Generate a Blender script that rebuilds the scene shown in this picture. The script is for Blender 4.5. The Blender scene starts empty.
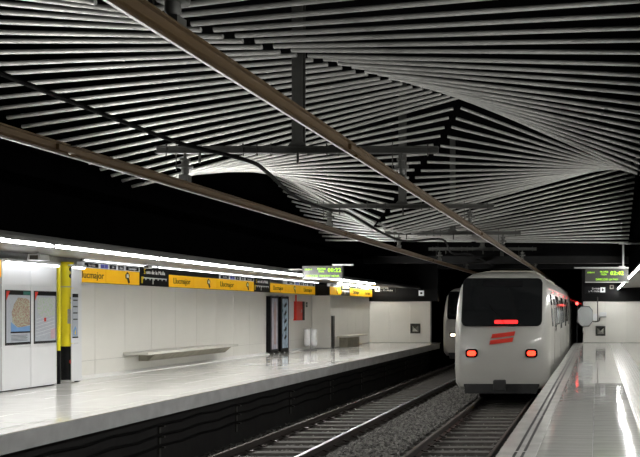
import bpy, bmesh, math, random
from mathutils import Vector, Matrix
random.seed(7)
scene = bpy.context.scene
COL = scene.collection
R = math.radians
EYE = 1.6            # eye height above the platform; +Y runs along the tracks, platform floor is z = 0

# ---------------------------------------------------------------- camera, world, exposure
cam_d = bpy.data.cameras.new('camera')
cam_d.sensor_width = 36; cam_d.lens = 45.0
cam_d.shift_x = -(597 - 320) / 640
cam_d.shift_y = (310 - 228.5) / 640
cam_d.clip_end = 300
cam = bpy.data.objects.new('camera', cam_d); COL.objects.link(cam)
cam.location = (0, 0, EYE); cam.rotation_euler = (R(90), 0, 0)
scene.camera = cam
world = bpy.data.worlds.new('world'); scene.world = world
world.use_nodes = True
world.node_tree.nodes['Background'].inputs[0].default_value = (0.01, 0.011, 0.012, 1)
world.node_tree.nodes['Background'].inputs[1].default_value = 0.15
vs = scene.view_settings
vs.view_transform = 'Standard'; vs.look = 'None'; vs.gamma = 1; vs.use_curve_mapping = False
vs.exposure = 0.55
TUBE_POWER = 200.0        # emission of the fluorescent tubes along the canopies

# ---------------------------------------------------------------- materials
MATS = {}
def mat(name, col, rough=0.5, metal=0.0, var=0.0, scale=6.0, bump=0.0, emit=0.0, coat=0.0, col2=None, stretch=None, spec=0.5, contrast=(0.3, 0.7)):
    if name in MATS: return MATS[name]
    m = bpy.data.materials.new(name); m.use_nodes = True
    nt = m.node_tree; b = nt.nodes['Principled BSDF']
    b.inputs['Roughness'].default_value = rough; b.inputs['Metallic'].default_value = metal
    b.inputs['Specular IOR Level'].default_value = spec
    if coat: b.inputs['Coat Weight'].default_value = coat; b.inputs['Coat Roughness'].default_value = 0.05
    c = (*col, 1); b.inputs['Base Color'].default_value = c
    if emit:
        b.inputs['Emission Color'].default_value = c; b.inputs['Emission Strength'].default_value = emit
    if var or bump or col2:
        tc = nt.nodes.new('ShaderNodeTexCoord'); mp = nt.nodes.new('ShaderNodeMapping'); nz = nt.nodes.new('ShaderNodeTexNoise')
        nz.inputs['Scale'].default_value = scale; nz.inputs['Detail'].default_value = 5
        if stretch: mp.inputs['Scale'].default_value = stretch
        nt.links.new(tc.outputs['Object'], mp.inputs[0]); nt.links.new(mp.outputs[0], nz.inputs['Vector'])
        rp = nt.nodes.new('ShaderNodeValToRGB')
        rp.color_ramp.elements[0].position = contrast[0]; rp.color_ramp.elements[1].position = contrast[1]
        k = 1 - var
        rp.color_ramp.elements[0].color = (*(col2 if col2 else [x * k for x in col]), 1)
        rp.color_ramp.elements[1].color = c
        nt.links.new(nz.outputs['Fac'], rp.inputs[0]); nt.links.new(rp.outputs[0], b.inputs['Base Color'])
        if bump:
            bp = nt.nodes.new('ShaderNodeBump'); bp.inputs['Strength'].default_value = bump; bp.inputs['Distance'].default_value = 0.02
            nt.links.new(nz.outputs['Fac'], bp.inputs['Height']); nt.links.new(bp.outputs[0], b.inputs['Normal'])
    MATS[name] = m
    return m
M_TILE = mat('platform_tile', (0.80, 0.79, 0.76), 0.07, 0, 0.14, 2.2, stretch=(1, 4, 1))
M_TILER = mat('platform_tile_grey', (0.50, 0.50, 0.475), 0.07, 0, 0.30, 2.6, stretch=(.5, 4, 1))
M_GROUT = mat('grout', (0.42, 0.42, 0.40), 0.6, 0, 0.2, 20)
M_COPING = mat('coping_concrete', (0.60, 0.61, 0.61), 0.55, 0, 0.25, 3, bump=0.05)
M_GROOVE = mat('anti_slip_rubber', (0.03, 0.03, 0.03), 0.6, 0, 0.3, 30)
M_TACT = mat('tactile_tile', (0.46, 0.46, 0.44), 0.22, 0, 0.15, 6)
M_WALL = mat('cream_panel', (0.76, 0.75, 0.70), 0.35, 0, 0.06, 1.3)
M_BASE = mat('white_skirting', (0.90, 0.90, 0.88), 0.25, 0, 0.05, 4)
M_BLACK = mat('black_paint', (0.0022, 0.0022, 0.0024), 0.9, 0, 0.4, 2, spec=0.0)
M_BLACKG = mat('black_gloss_cladding', (0.004, 0.004, 0.0045), 0.3, 0, 0.4, 2, spec=0.12)
M_CANOPY = mat('canopy_grey', (0.10, 0.10, 0.097), 0.45, 0.0, 0.15, 3)
M_SOFFIT = mat('canopy_soffit', (0.22, 0.21, 0.185), 0.45, 0, 0.25, 2)
M_ALU = mat('ceiling_aluminium', (0.46, 0.46, 0.435), 0.45, 0.3, 0.30, 14, stretch=(0.6, 3, 3))
M_DARKST = mat('dark_steel', (0.075, 0.075, 0.068), 0.5, 0.4, 0.3, 8)
M_BRONZE = mat('bronze_rail', (0.10, 0.062, 0.026), 0.42, 0.35, 0.3, 3, stretch=(3, .5, 3))
M_WIRE = mat('bright_wire', (0.75, 0.75, 0.75), 0.4, 1.0, 0.1, 9)
M_RUBBER = mat('cable_rubber', (0.008, 0.008, 0.008), 0.7, 0, 0.3, 9, spec=0.1)
M_RAIL = mat('rail_steel', (0.06, 0.05, 0.045), 0.5, 0.5, 0.3, 6)
M_RAILTOP = mat('rail_head_polished', (0.62, 0.62, 0.66), 0.38, 1.0, 0.15, 6)
M_SLEEP = mat('weathered_sleeper', (0.10, 0.092, 0.083), 0.8, 0, 0.55, 5, bump=0.3, stretch=(1, 6, 1))
M_BALL = mat('ballast_stone', (0.20, 0.192, 0.178), 0.9, 0, 0.8, 11, contrast=(.38, .62))
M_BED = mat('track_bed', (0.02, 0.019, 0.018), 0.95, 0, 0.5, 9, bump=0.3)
M_PITW = mat('dark_pit_concrete', (0.011, 0.0105, 0.010), 0.8, 0, 0.6, 3, bump=0.3)  # near-black, mottled concrete tone of the pit wall
M_WHITEP = mat('white_enamel', (0.70, 0.71, 0.72), 0.3, 0, 0.04, 2)
M_YEL = mat('yellow_paint', (0.90, 0.77, 0.01), 0.35, 0, 0.08, 4)
M_SIGNY = mat('yellow_sign_face', (0.84, 0.45, 0.008), 0.4, 0, 0.08, 1.5, emit=0.20)  # weak glow put into the yellow to brighten the sign face
M_SIGNK = mat('black_sign_face', (0.008, 0.008, 0.009), 0.4, 0, 0.2, 4, spec=0.15)
M_SIGNW = mat('white_sign_face', (0.82, 0.84, 0.86), 0.4, 0, 0.04, 4, emit=0.12)  # slight glow put into the white face, added brightness only
M_BLUE = mat('blue_sign_face', (0.12, 0.13, 0.55), 0.4, 0, 0.1, 4)
M_INKW = mat('white_lettering', (0.85, 0.85, 0.85), 0.5, 0, 0.03, 4)
M_INKK = mat('black_lettering', (0.01, 0.01, 0.01), 0.5, 0, 0.1, 4)
M_INKY = mat('yellow_lettering', (0.85, 0.6, 0.02), 0.5, 0, 0.05, 4)
M_TUBE = mat('fluorescent_tube', (1.0, 0.99, 0.96), 0.4, emit=TUBE_POWER, var=0.01)
M_STEEL = mat('brushed_steel', (0.55, 0.55, 0.54), 0.3, 0.9, 0.15, 20)
M_RED = mat('red_enamel', (0.62, 0.035, 0.02), 0.35, 0, 0.1, 4)
M_LED = mat('led_green', (0.42, 0.95, 0.02), 0.5, emit=0.5, var=0.02)
M_LEDCASE = mat('display_screen', (0.05, 0.052, 0.045), 0.3, 0, 0.15, 4)
M_STONE = mat('bench_stone', (0.58, 0.57, 0.52), 0.4, 0, 0.12, 5)
M_BENCHB = mat('bench_block', (0.30, 0.28, 0.22), 0.6, 0, 0.3, 6)
M_BAG = mat('white_plastic_bag', (0.88, 0.89, 0.90), 0.35, 0, 0.1, 9, bump=0.4)
M_BATTEN = mat('batten_grey', (0.06, 0.06, 0.06), 0.5, 0, 0.1, 5)
M_TWHITE = mat('train_white', (0.38, 0.375, 0.345), 0.28, 0, 0.05, 1, coat=0.3)
M_TROOF = mat('train_roof', (0.40, 0.385, 0.32), 0.5, 0, 0.15, 2)
M_GLASS = mat('dark_glass', (0.008, 0.009, 0.010), 0.08, 0, 0.2, 2)
M_TUNDER = mat('train_underframe', (0.02, 0.02, 0.02), 0.6, 0.2, 0.4, 6)
M_TAIL = mat('tail_lamp_red', (1.0, 0.028, 0.012), 0.3, emit=4.0, var=0.02)
M_HEAD = mat('head_lamp_warm', (1.0, 0.80, 0.55), 0.3, emit=2.5, var=0.02)
M_REDLED = mat('red_led', (1.0, 0.02, 0.02), 0.3, emit=1.6, var=0.02)
M_DEST = mat('blue_destination', (0.10, 0.18, 0.45), 0.3, emit=0.25, var=0.02)

# ---------------------------------------------------------------- mesh helpers
class MB:
    def __init__(self): self.v = []; self.f = []; self.mi = []
    def add(self, vs_, fs_, mi=0):
        o = len(self.v); self.v += [tuple(p) for p in vs_]; self.f += [tuple(i + o for i in f) for f in fs_]; self.mi += [mi] * len(fs_)
        return self
    def box(self, x0, x1, y0, y1, z0, z1, mi=0):
        return self.add([(x0,y0,z0),(x1,y0,z0),(x1,y1,z0),(x0,y1,z0),(x0,y0,z1),(x1,y0,z1),(x1,y1,z1),(x0,y1,z1)],
                        [(0,3,2,1),(4,5,6,7),(0,1,5,4),(1,2,6,5),(2,3,7,6),(3,0,4,7)], mi)
    def tube(self, pts, r, n=10, mi=0, cap=True):
        pts = [Vector(p) for p in pts]; rings = []; rr = r if isinstance(r, (list, tuple)) else [r] * len(pts)
        for k, p in enumerate(pts):
            t = (pts[min(k+1, len(pts)-1)] - pts[max(k-1, 0)]).normalized()
            up = Vector((0,0,1)) if abs(t.z) < 0.9 else Vector((0,1,0))
            a = t.cross(up).normalized(); b = a.cross(t)
            rings.append([p + (a*math.cos(q) + b*math.sin(q)) * rr[k] for q in [2*math.pi*j/n for j in range(n)]])
        vs_ = [p for rg in rings for p in rg]; fs_ = []
        for k in range(len(pts)-1):
            for j in range(n):
                a0 = k*n + j; a1 = k*n + (j+1) % n
                fs_.append((a0, a1, a1+n, a0+n))
        if cap: fs_.append(tuple(reversed(range(n)))); fs_.append(tuple((len(pts)-1)*n + j for j in range(n)))
        return self.add(vs_, fs_, mi)
    def prism(self, poly, axis, a0, a1, mi=0):
        # poly: 2-D points; axis 'y': poly is (x,z) swept along y; 'x': (y,z) along x; 'z': (x,y) along z
        def P(p, a): return (p[0], a, p[1]) if axis == 'y' else ((a, p[0], p[1]) if axis == 'x' else (p[0], p[1], a))
        n = len(poly); vs_ = [P(p, a0) for p in poly] + [P(p, a1) for p in poly]
        fs_ = [tuple(range(n)), tuple(reversed(range(n, 2*n)))] + [(j, j+n, (j+1) % n + n, (j+1) % n) for j in range(n)]
        return self.add(vs_, fs_, mi)
    def mesh(self, name, mats, smooth=False):
        me = bpy.data.meshes.new(name); me.from_pydata(self.v, [], self.f)
        for m in (mats if isinstance(mats, (list, tuple)) else [mats]): me.materials.append(m)
        me.polygons.foreach_set('material_index', self.mi)
        bm = bmesh.new(); bm.from_mesh(me); bmesh.ops.recalc_face_normals(bm, faces=bm.faces); bm.to_mesh(me); bm.free()
        if smooth:
            me.polygons.foreach_set('use_smooth', [True] * len(me.polygons)); me.set_sharp_from_angle(angle=R(40))
        me.update(); return me
def link(name, me, parent=None, loc=(0,0,0), rot=(0,0,0)):
    o = bpy.data.objects.new(name, me); COL.objects.link(o); o.parent = parent; o.location = loc; o.rotation_euler = rot; return o
def obj(name, mb, mats, parent=None, loc=(0,0,0), rot=(0,0,0), smooth=False, bevel=0):
    o = link(name, mb.mesh(name, mats, smooth), parent, loc, rot)
    if bevel:
        bv = o.modifiers.new('bevel', 'BEVEL'); bv.width = bevel; bv.segments = 2; bv.limit_method = 'ANGLE'
    return o
def tag(o, label=None, cat=None, group=None, kind=None):
    for k, v in (('label', label), ('category', cat), ('group', group), ('kind', kind)):
        if v: o[k] = v
    return o
def thing(name, label, cat, loc=(0,0,0), rot=(0,0,0), group=None):
    return tag(link(name, None, None, loc, rot), label, cat, group)
def struct(name, mb, mats, label=None, **k): return tag(obj(name, mb, mats, **k), label, kind='structure')
def rrect(x0, x1, z0, z1, r, n=5):
    out = []
    for cx, cz, a0 in ((x1-r, z1-r, 0), (x0+r, z1-r, 90), (x0+r, z0+r, 180), (x1-r, z0+r, 270)):
        out += [(cx + r*math.cos(R(a0 + 90*k/n)), cz + r*math.sin(R(a0 + 90*k/n))) for k in range(n+1)]
    return out
def text(body, size, loc, rot, m, parent, name='lettering', align='CENTER', sx=1.0, depth=0.004, bold=0.0, space=1.0):
    cu = bpy.data.curves.new('t', 'FONT'); cu.body = body; cu.size = size; cu.align_x = align; cu.align_y = 'CENTER'; cu.extrude = depth; cu.resolution_u = 3; cu.offset = bold; cu.space_character = space
    t = bpy.data.objects.new('t', cu); COL.objects.link(t)
    dg = bpy.context.evaluated_depsgraph_get(); me = bpy.data.meshes.new_from_object(t.evaluated_get(dg))
    bpy.data.objects.remove(t); bpy.data.curves.remove(cu)
    me.materials.clear(); me.materials.append(m)
    o = link(name, me, parent, loc, rot); o.scale = (sx, 1, 1); return o
FACE_X = (R(90), 0, R(90))      # reads from the tracks, on the left wall
FACE_Y = (R(90), 0, 0)          # reads from the camera's end of the platform

# ---------------------------------------------------------------- the setting
END = 39.0            # the end walls of both platforms
RE, LE = -1.09, -7.67 # platform edges
LW, LW2 = -11.86, -11.10   # left wall, and the stretch after the pier
RW = 3.6
PIT = -1.40
def tiles(parent, xs, y0, y1, step, m, me_cache={}):
    for (xa, xb) in xs:
        key = (round(xb - xa, 3), m.name)
        if key not in me_cache:
            w = (xb - xa) / 2 - 0.0015; h = step / 2 - 0.0015; c = 0.0015
            b = MB().add([(-w,-h,-.03),(w,-h,-.03),(w,h,-.03),(-w,h,-.03),(-w,-h,-c),(w,-h,-c),(w,h,-c),(-w,h,-c),(-w+c,-h+c,0),(w-c,-h+c,0),(w-c,h-c,0),(-w+c,h-c,0)],
                         [(0,1,5,4),(1,2,6,5),(2,3,7,6),(3,0,4,7),(4,5,9,8),(5,6,10,9),(6,7,11,10),(7,4,8,11),(8,9,10,11)])
            me_cache[key] = b.mesh('floor_tile', m)
        y = y0
        while y < y1 - 1e-3:
            link('floor_tile', me_cache[key], parent, ((xa+xb)/2, y + step/2, random.uniform(-.0012, 0)),
                 (R(random.uniform(-.2, .2)), R(random.uniform(-.22, .22)), 0))
            y += step

# right platform
fr = struct('floor_right', MB().box(RE, RW, -3, END, -0.3, -0.02).box(RE + .35, RW, -3, END, PIT, -0.3), [M_COPING], 'grey right platform slab with glossy pale tiles')
obj('edge_coping', MB().box(RE - .02, RE + .42, -3, END, -.02, 0.0), mat('edge_granite', (0.58, 0.58, 0.555), 0.15, 0, 0.2, 3), fr, bevel=.004)
for x in (RE + .18, RE + .27):
    y = 3.0
    while y < END:
        L = 2.95
        obj('anti_slip_strip', MB().box(x - .016, x + .016, y, min(y + L, END - .1), -.002, .003), M_GROOVE, fr); y += 3.05
tiles(fr, [(RE + .42, -.05), (-.05, .56)], 4, END, .5, M_TILER)
tiles(fr, [(1.16, 1.76), (1.76, 2.66), (2.66, 3.56)], 14, END, .5, M_TILER)
for k in range(70):    # ribbed guiding strip along the platform
    y = 4 + .5 * k
    b = MB().box(.563, 1.157, y + .003, y + .497, -.03, -.004)
    for j in range(9):
        xx = .60 + j * .0645
        b.add([(xx, y+.005, -.004), (xx+.045, y+.005, -.004), (xx+.036, y+.005, .003), (xx+.009, y+.005, .003), (xx, y+.495, -.004), (xx+.045, y+.495, -.004), (xx+.036, y+.495, .003), (xx+.009, y+.495, .003)],
              [(3,2,6,7), (0,3,7,4), (2,1,5,6), (0,1,2,3), (4,7,6,5)])
    o = obj('tactile_tile', b, M_TACT, fr)
# left platform
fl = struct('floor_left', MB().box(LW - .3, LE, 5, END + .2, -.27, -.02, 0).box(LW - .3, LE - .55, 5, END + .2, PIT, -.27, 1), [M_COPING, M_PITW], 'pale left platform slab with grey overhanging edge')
obj('edge_coping', MB().box(LE - .30, LE + .02, 5, END + .2, -.02, 0.0), M_TILE, fl, bevel=.004)
obj('edge_line', MB().box(LE - .315, LE - .302, 5, END, -.02, .001), M_GROUT, fl)
tiles(fl, [(-8.97, -7.99), (-9.95, -8.97), (-10.93, -9.95), (-11.85, -10.93)], 9, END, .6, M_TILE)
# pit
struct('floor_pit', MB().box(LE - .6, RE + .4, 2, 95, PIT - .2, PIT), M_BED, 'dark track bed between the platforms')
# left wall with panels
wl = struct('wall_left', MB().box(LW - .3, LW - .02, 5, 33.3, -.02, 2.77), M_GROUT, 'cream panelled wall behind the left platform')
pc = {}
def panel(parent, w, h, loc, rotz):
    key = (round(w,3), round(h,3))
    if key not in pc:
        a = w/2 - .003; c = .004
        pc[key] = MB().add([(-a,0,0),(a,0,0),(a,0,h-.006),(-a,0,h-.006),(-a,-.016,0),(a,-.016,0),(a,-.016,h-.006),(-a,-.016,h-.006),(-a+c,-.02,c),(a-c,-.02,c),(a-c,-.02,h-.006-c),(-a+c,-.02,h-.006-c)],
            [(0,1,5,4),(1,2,6,5),(2,3,7,6),(3,0,4,7),(4,5,9,8),(5,6,10,9),(6,7,11,10),(7,4,8,11),(8,9,10,11)]).mesh('wall_panel', M_WALL)
    return link('wall_panel', pc[key], parent, loc, (0, 0, rotz))
for k in range(16):
    y = 14.1 + 1.2 * k + .6
    panel(wl, 1.2, .34, (LW - .02, y, .08), R(90)); panel(wl, 1.2, 1.85, (LW - .02, y, .42), R(90))
struct('baseboard_left', MB().prism([(LW, 0), (LW + .10, 0), (LW + .10, .012), (LW, .085)], 'y', 14, 33.3), M_BASE, 'white skirting along the cream left wall')
# the pier and the set-forward stretch of wall
wp = struct('wall_pier', MB().box(LW - .3, LW2 - .02, 33.32, END + .2, -.02, 2.66), M_GROUT, 'cream wall stretch set forward at the far end')
panel(wp, .76, 2.2, ((LW + LW2) / 2, 33.32, .03), 0)
for k in range(5):
    y = 33.32 + 1.14 * k + .57; panel(wp, 1.14, .40, (LW2 - .02, y, .03), R(90)); panel(wp, 1.14, 1.80, (LW2 - .02, y, .43), R(90))
# end walls
we = struct('wall_end_left', MB().box(LW2, -8.12, END + .02, END + .3, -.02, 2.02), M_GROUT, 'cream end wall of the left platform')
for k in range(3): panel(we, .99, 2.0, (LW2 + .99 * k + .497, END + .02, .02), 0)
wr = struct('wall_end_right', MB().box(-.68, RW, END + .02, END + .3, -.02, 2.02), M_GROUT, 'cream end wall of the right platform')
for k in range(4): panel(wr, 1.07, 2.0, (-.68 + 1.07 * k + .535, END + .02, .02), 0)
struct('wall_above_end', MB().box(LW, -7.75, END - .05, END + .3, 2.03, 6.8).box(-.75, RW, END - .05, END + .3, 2.03, 6.8).box(-7.75, -.75, END, END + .3, 3.6, 6.8), M_BLACKG, 'black cladding above the end walls and tunnel mouth')
struct('wall_tunnel', MB().box(-8.5, -8.15, END + .3, 95, PIT, 3.6).box(-.68, -.3, END + .3, 95, PIT, 3.6).box(-8.5, -.3, END + .3, 95, 3.6, 3.9).box(-8.5, -.3, 94.5, 95, PIT, 3.6).box(-8.12, -7.6, END + .02, END + .3, -.3, -.02), M_BLACK, 'black tunnel lining beyond the station')
struct('wall_right', MB().box(RW, RW + .2, -3, END + .3, -.02, 2.7), M_WALL, 'cream wall behind the right platform')
# black upper walls
struct('wall_upper_left', MB().box(-10.0, -9.75, 2, END, 2.78, 6.8), M_BLACK, 'black upper wall above the left canopy')
struct('wall_upper_right', MB().box(1.32, 1.6, -3, END, 2.78, 6.8), M_BLACK, 'black upper wall above the right canopy')
# canopies over both platforms
def canopy(name, xe, xw, y0, label):
    s = 1 if xw < xe else -1
    cn = struct(name, MB().prism([(xe - .05*s, 2.66), (xw, 2.77), (xw, 2.87), (xe - .25*s, 2.77)], 'y', y0, END - .06), M_SOFFIT, label)
    obj('fascia', MB().prism([(xe, 2.625), (xe + .02*s, 2.64), (xe - .015*s, 2.71), (xe - .05*s, 2.76), (xe - .22*s, 2.785), (xe - .22*s, 2.765), (xe - .05*s, 2.72), (xe - .10*s, 2.625)], 'y', y0, END - .06), M_CANOPY, cn)
    return cn
canopy('ceiling_left', -8.62, LW, 5, 'pale canopy soffit with grey fascia over the left platform')
canopy('ceiling_right', 1.0, RW, -3, 'pale canopy soffit over the right platform')

# ---------------------------------------------------------------- fluorescent lamps
ORD = ['nearest', 'second', 'third', 'fourth', 'fifth', 'sixth', 'seventh', 'eighth', 'ninth', 'tenth', 'eleventh', 'twelfth', 'thirteenth']
def lamp_line(x, z, ys, seg, r, label, group, inner, m_tube):
    me = MB().tube([(0, .03, 0), (0, seg - .03, 0)], r, 8).mesh('glowing_tube', m_tube, True)
    mh = MB().box(min(inner*.028, inner*.07), max(inner*.028, inner*.07), 0, seg, -.02, .035).mesh('batten', M_BATTEN)
    ms = MB().box(min(0, inner*.04), max(0, inner*.04), 0, .02, -.02, .02).mesh('lamp_holder', M_WHITEP)
    n = len(ys)
    for k, y in enumerate(ys):
        q = n - 1 - k
        t = thing('fluorescent_lamp', label % ('farthest' if q == 0 else ORD[q] + ' from the tunnel end'), 'lamp', (x, y, z), group=group)
        link('glowing_tube', me, t); link('batten', mh, t)
        for a in (0, seg - .02): link('lamp_holder', ms, t, (0, a, 0))
lamp_line(-8.593, 2.606, [6.6 + 3.05*k for k in range(8)], 3.0, .014, 'white fluorescent lamp along the left canopy edge, %s', 'lamps along the left canopy edge', -1, M_TUBE)
M_TUBER = mat('fluorescent_tube_right', (1.0, 0.99, 0.96), 0.4, emit=TUBE_POWER * .62, var=0.01)
lamp_line(.995, 2.605, [2.1 + 3.05*k for k in range(12)], 3.0, .014, 'white fluorescent lamp along the right canopy edge, %s', 'lamps along the right canopy edge', 1, M_TUBER)
M_TUBE2 = mat('fluorescent_tube_signs', (0.95, 0.97, 1.0), 0.4, emit=4.0, var=0.01)
M_TUBE4 = mat('fluorescent_tube_corner', (1.0, 0.985, 0.94), 0.4, emit=80.0, var=0.01)
lamp_line(-11.55, 2.722, [18.0 + 3.05*k for k in range(5)], 3.0, .014, 'slim white fluorescent lamp above the station signs, %s', 'lamps above the station signs', -1, M_TUBE2)
lamp_line(-10.84, 2.695, [33.45, 36.2], 2.7, .014, 'slim white fluorescent lamp above the signs past the pier, %s', 'lamps past the pier', -1, M_TUBE4)

# ---------------------------------------------------------------- ceiling of aluminium tubes
ce = struct('ceiling', MB().box(-10.0, 1.6, -3, END + .3, 6.8, 7.0), M_BLACK, 'black ceiling void behind a folded field of aluminium tubes')
def lerp_keys(keys, i):
    for (a, pa), (b, pb) in zip(keys, keys[1:]):
        if i <= b or (b, pb) == keys[-1]:
            t = (i - a) / (b - a)
            return tuple(u + (w - u) * t for u, w in zip(pa, pb))
KL = [(0, (9.5, 3.57)), (18, (9.48, 2.51)), (35, (9.5, 4.24)), (52, (9.5, 2.44))]
KR = [(0, (4.74, 3.47)), (18, (2.84, 4.32)), (22, (3.47, 3.84)), (26, (4.36, 3.33)), (35, (6.25, 2.24)), (52, (4.40, 2.41))]
KQ = [(0, (-1.1, 3.77)), (18, (-1.1, 2.66)), (35, (-1.1, 4.19)), (52, (-1.1, 2.36))]
rowd = lambda i: 11.5 + .344 * (i - 4)
TR = .031
carL, carR, carQ = [], [], []
for i in range(-13, 53):
    d = rowd(i)
    (ll, lz), (rl, rz), (ql, qz) = lerp_keys(KL, i), lerp_keys(KR, i), lerp_keys(KQ, i)
    jit = lambda: random.uniform(-.012, .012)
    for a, b in (((-ll, lz), (-rl, rz)), ((-(rl - .165), rz + .0), (-ql, qz))):
        p0 = Vector((a[0], 0, EYE + a[1] + jit())); p1 = Vector((b[0], 0, EYE + b[1] + jit()))
        c = (p0 + p1) / 2
        o = obj('ceiling_tube', MB().tube([p0 - c, p1 - c], TR, 12), M_ALU, ce, (c.x, d + jit(), c.z), smooth=True)
    carL.append((-ll + .25, d, EYE + lz + .1)); carR.append((-rl + .09, d, EYE + rz + .09)); carQ.append((-ql - .25, d, EYE + qz + .1))
for pts in (carL, carR, carQ): obj('carrier_rail', MB().tube(pts, .03, 6), M_BLACK, ce)
# lowered black downstand after the last tube
struct('trim_1', MB().box(-9.75, 1.32, 28.9, 29.3, 4.15, 6.8), M_BLACK, 'black downstand beam after the last ceiling tubes')
struct('trim_2', MB().box(-9.75, 1.32, 33.4, 33.7, 3.55, 3.85), mat('beam_black', (0.012, 0.012, 0.012), 0.6, 0, 0.3, 3, spec=0.2), 'dark grey beam above the tunnel end')

# ---------------------------------------------------------------- overhead conductor rails, gantries, cable
for x, lab in ((-2.72, 'bronze overhead conductor rail above the right track'), (-5.9, 'bronze overhead conductor rail above the left track')):
    t = thing('conductor_rail', lab, 'conductor rail', (x, 0, EYE + 1.78))
    prof = [(-.045,.06),(.045,.06),(.045,.045),(.016,.04),(.016,-.02),(.034,-.055),(.010,-.06),(-.010,-.06),(-.034,-.055),(-.016,-.02),(-.016,.04),(-.045,.045)]
    y = -1.0
    while y < 60:
        obj('profile', MB().prism(prof, 'y', y, y + 9.9), M_BRONZE, t)
        obj('joint_plate', MB().box(-.05, .05, y + 9.7, y + 10.1, -.03, .03), M_BRONZE, t); y += 10
    obj('contact_wire', MB().tube([(0, -1, -.068), (0, 60, -.068)], .008, 6), M_WIRE, t)
def gantry(y, lab):
    t = thing('overhead_gantry', lab, 'gantry', (-4.33, y, 0))
    zb = EYE + 2.3
    obj('crossbeam', MB().prism([(-.05,-.05),(.05,-.05),(.05,-.035),(.012,-.035),(.012,.035),(.05,.035),(.05,.05),(-.05,.05),(-.05,.035),(-.012,.035),(-.012,-.035),(-.05,-.035)], 'x', -2.0, 2.05, 0), M_DARKST, t, (0, 0, zb))
    obj('post', MB().prism([(-.075,-.07),(.075,-.07),(.075,-.05),(.03,-.05),(.03,.05),(.075,.05),(.075,.07),(-.075,.07),(-.075,.05),(-.03,.05),(-.03,-.05),(-.075,-.05)], 'z', zb + .05, 6.8), M_DARKST, t, (0, .11, 0))
    obj('gusset', MB().prism([(-.15, .05), (.15, .05), (.08, .13), (-.08, .13)], 'y', -.012, .012), M_DARKST, t, (0, .05, zb))
    for x in (-1.59, 1.52):
        ins = obj('insulator', MB().tube([(x,0,zb-.05),(x,0,zb-.12),(x,0,zb-.125),(x,0,zb-.16),(x,0,zb-.165),(x,0,zb-.22),(x,0,zb-.225),(x,0,zb-.26),(x,0,zb-.265),(x,0,zb-.33),(x,0,zb-.36)], [.02,.02,.07,.07,.05,.05,.105,.105,.05,.05,.03], 12), M_DARKST, t, smooth=True)
        obj('clamp', MB().box(x - .06, x + .06, -.06, .06, zb - .46, zb - .36), M_DARKST, ins)
        obj('threaded_rod', MB().tube([(x-.13,0,zb+.12),(x-.13,0,zb-.3)], .008, 6), M_DARKST, t)
    for x in (-.75, -.55, -.35, .45, .62, .8, 1.9, -1.85):
        obj('bolt', MB().tube([(x,-.02,zb+.09),(x,-.02,zb-.09)], .011, 6), M_DARKST, t)
    for x in (-1.35, .05):
        obj('cable_hanger', MB().tube([(x,-.06,zb-.04),(x,-.06,zb-.2)], .018, 6), M_DARKST, t)
for k, lab in enumerate(('dark steel gantry nearest the camera above the tracks', 'dark steel gantry with the longest beam, before the tube ridge',
          'dark steel gantry in the middle of the tube ceiling', 'dark steel gantry under the far end of the tubes', 'small dark gantry just past the last ceiling tubes', 'farthest dark gantry close to the tunnel mouth')):
    gantry(5.3 + 6.2 * k, lab)
cp = [(-5.78, -1, 3.95), (-5.76, 4, 3.90), (-5.75, 8, 3.88), (-5.72, 10.6, 3.88), (-5.5, 11.1, 3.84), (-4.95, 11.4, 3.72), (-5.02, 12.2, 3.69), (-5.3, 14, 3.60), (-5.42, 16, 3.62), (-5.4, 17.5, 3.70), (-5.35, 20, 3.52), (-5.3, 22.3, 3.52), (-4.6, 23.8, 3.70), (-4.9, 27, 3.52), (-4.7, 30, 3.68), (-4.7, 36, 3.6)]
def smooth_pts(p, n=6):
    out = []
    for k in range(len(p) - 1):
        a, b, c, d = [Vector(p[max(0, min(len(p)-1, k+j))]) for j in (-1, 0, 1, 2)]
        for s in range(n):
            t = s / n; out.append(.5*((2*b) + (c-a)*t + (2*a-5*b+4*c-d)*t*t + (3*b-a-3*c+d)*t**3))
    return out + [Vector(p[-1])]
tag(obj('feeder_cable', MB().tube(smooth_pts(cp), .029, 8), M_RUBBER, smooth=True), 'black sagging cable strung under the gantries and tubes', 'cable')

# ---------------------------------------------------------------- tracks and ballast
RT = -1.0
railp = [(-.07,0),(.07,0),(.07,.012),(.012,.03),(.010,.105),(.036,.118),(.036,.145)]
M_RAILDULL = mat('rail_head_dull', (0.10, 0.085, 0.075), 0.65, 0.4, 0.3, 6)
def track(xc, y0, y1, lab, shiny):
    t = thing('railway_track', lab, 'track', (xc, 0, RT - .16))
    for s in (-1, 1):
        prof = railp + [(-x, z) for x, z in reversed(railp)]
        r = obj('rail', MB().prism(prof, 'y', 4, 94), M_RAIL, t, (s * .755, 0, 0))
        obj('rail_head', MB().prism([(-.036,.1455),(.036,.1455),(.030,.158),(.015,.161),(-.015,.161),(-.030,.158)], 'y', 4, 94), M_RAILTOP if shiny == s else M_RAILDULL, r)
    ms = MB().prism([(-.13,-.17),(.13,-.17),(.12,0),(-.12,0)], 'x', -1.2, 1.2).mesh('sleeper', M_SLEEP)
    mc = MB().prism([(-.17,0),(.17,0),(.15,.022),(.075,.03),(.06,.045),(-.06,.045),(-.075,.03),(-.15,.022)], 'y', -.07, .07).mesh('rail_chair', M_RAIL)
    y = y0
    while y < y1:
        link('sleeper', ms, t, (random.uniform(-.03, .03), y, -.004 + random.uniform(-.008, .004)), (0, 0, R(random.uniform(-.6, .6))))
        for s in (-1, 1): link('rail_chair', mc, t, (s * .755, y, -.006))
        y += .60
track(-2.68, 11.4, 40, 'railway track beside the right platform under the departing train', 0)
track(-6.10, 9.6, 43, 'empty railway track beside the left platform with one shiny rail', 1)
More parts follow.
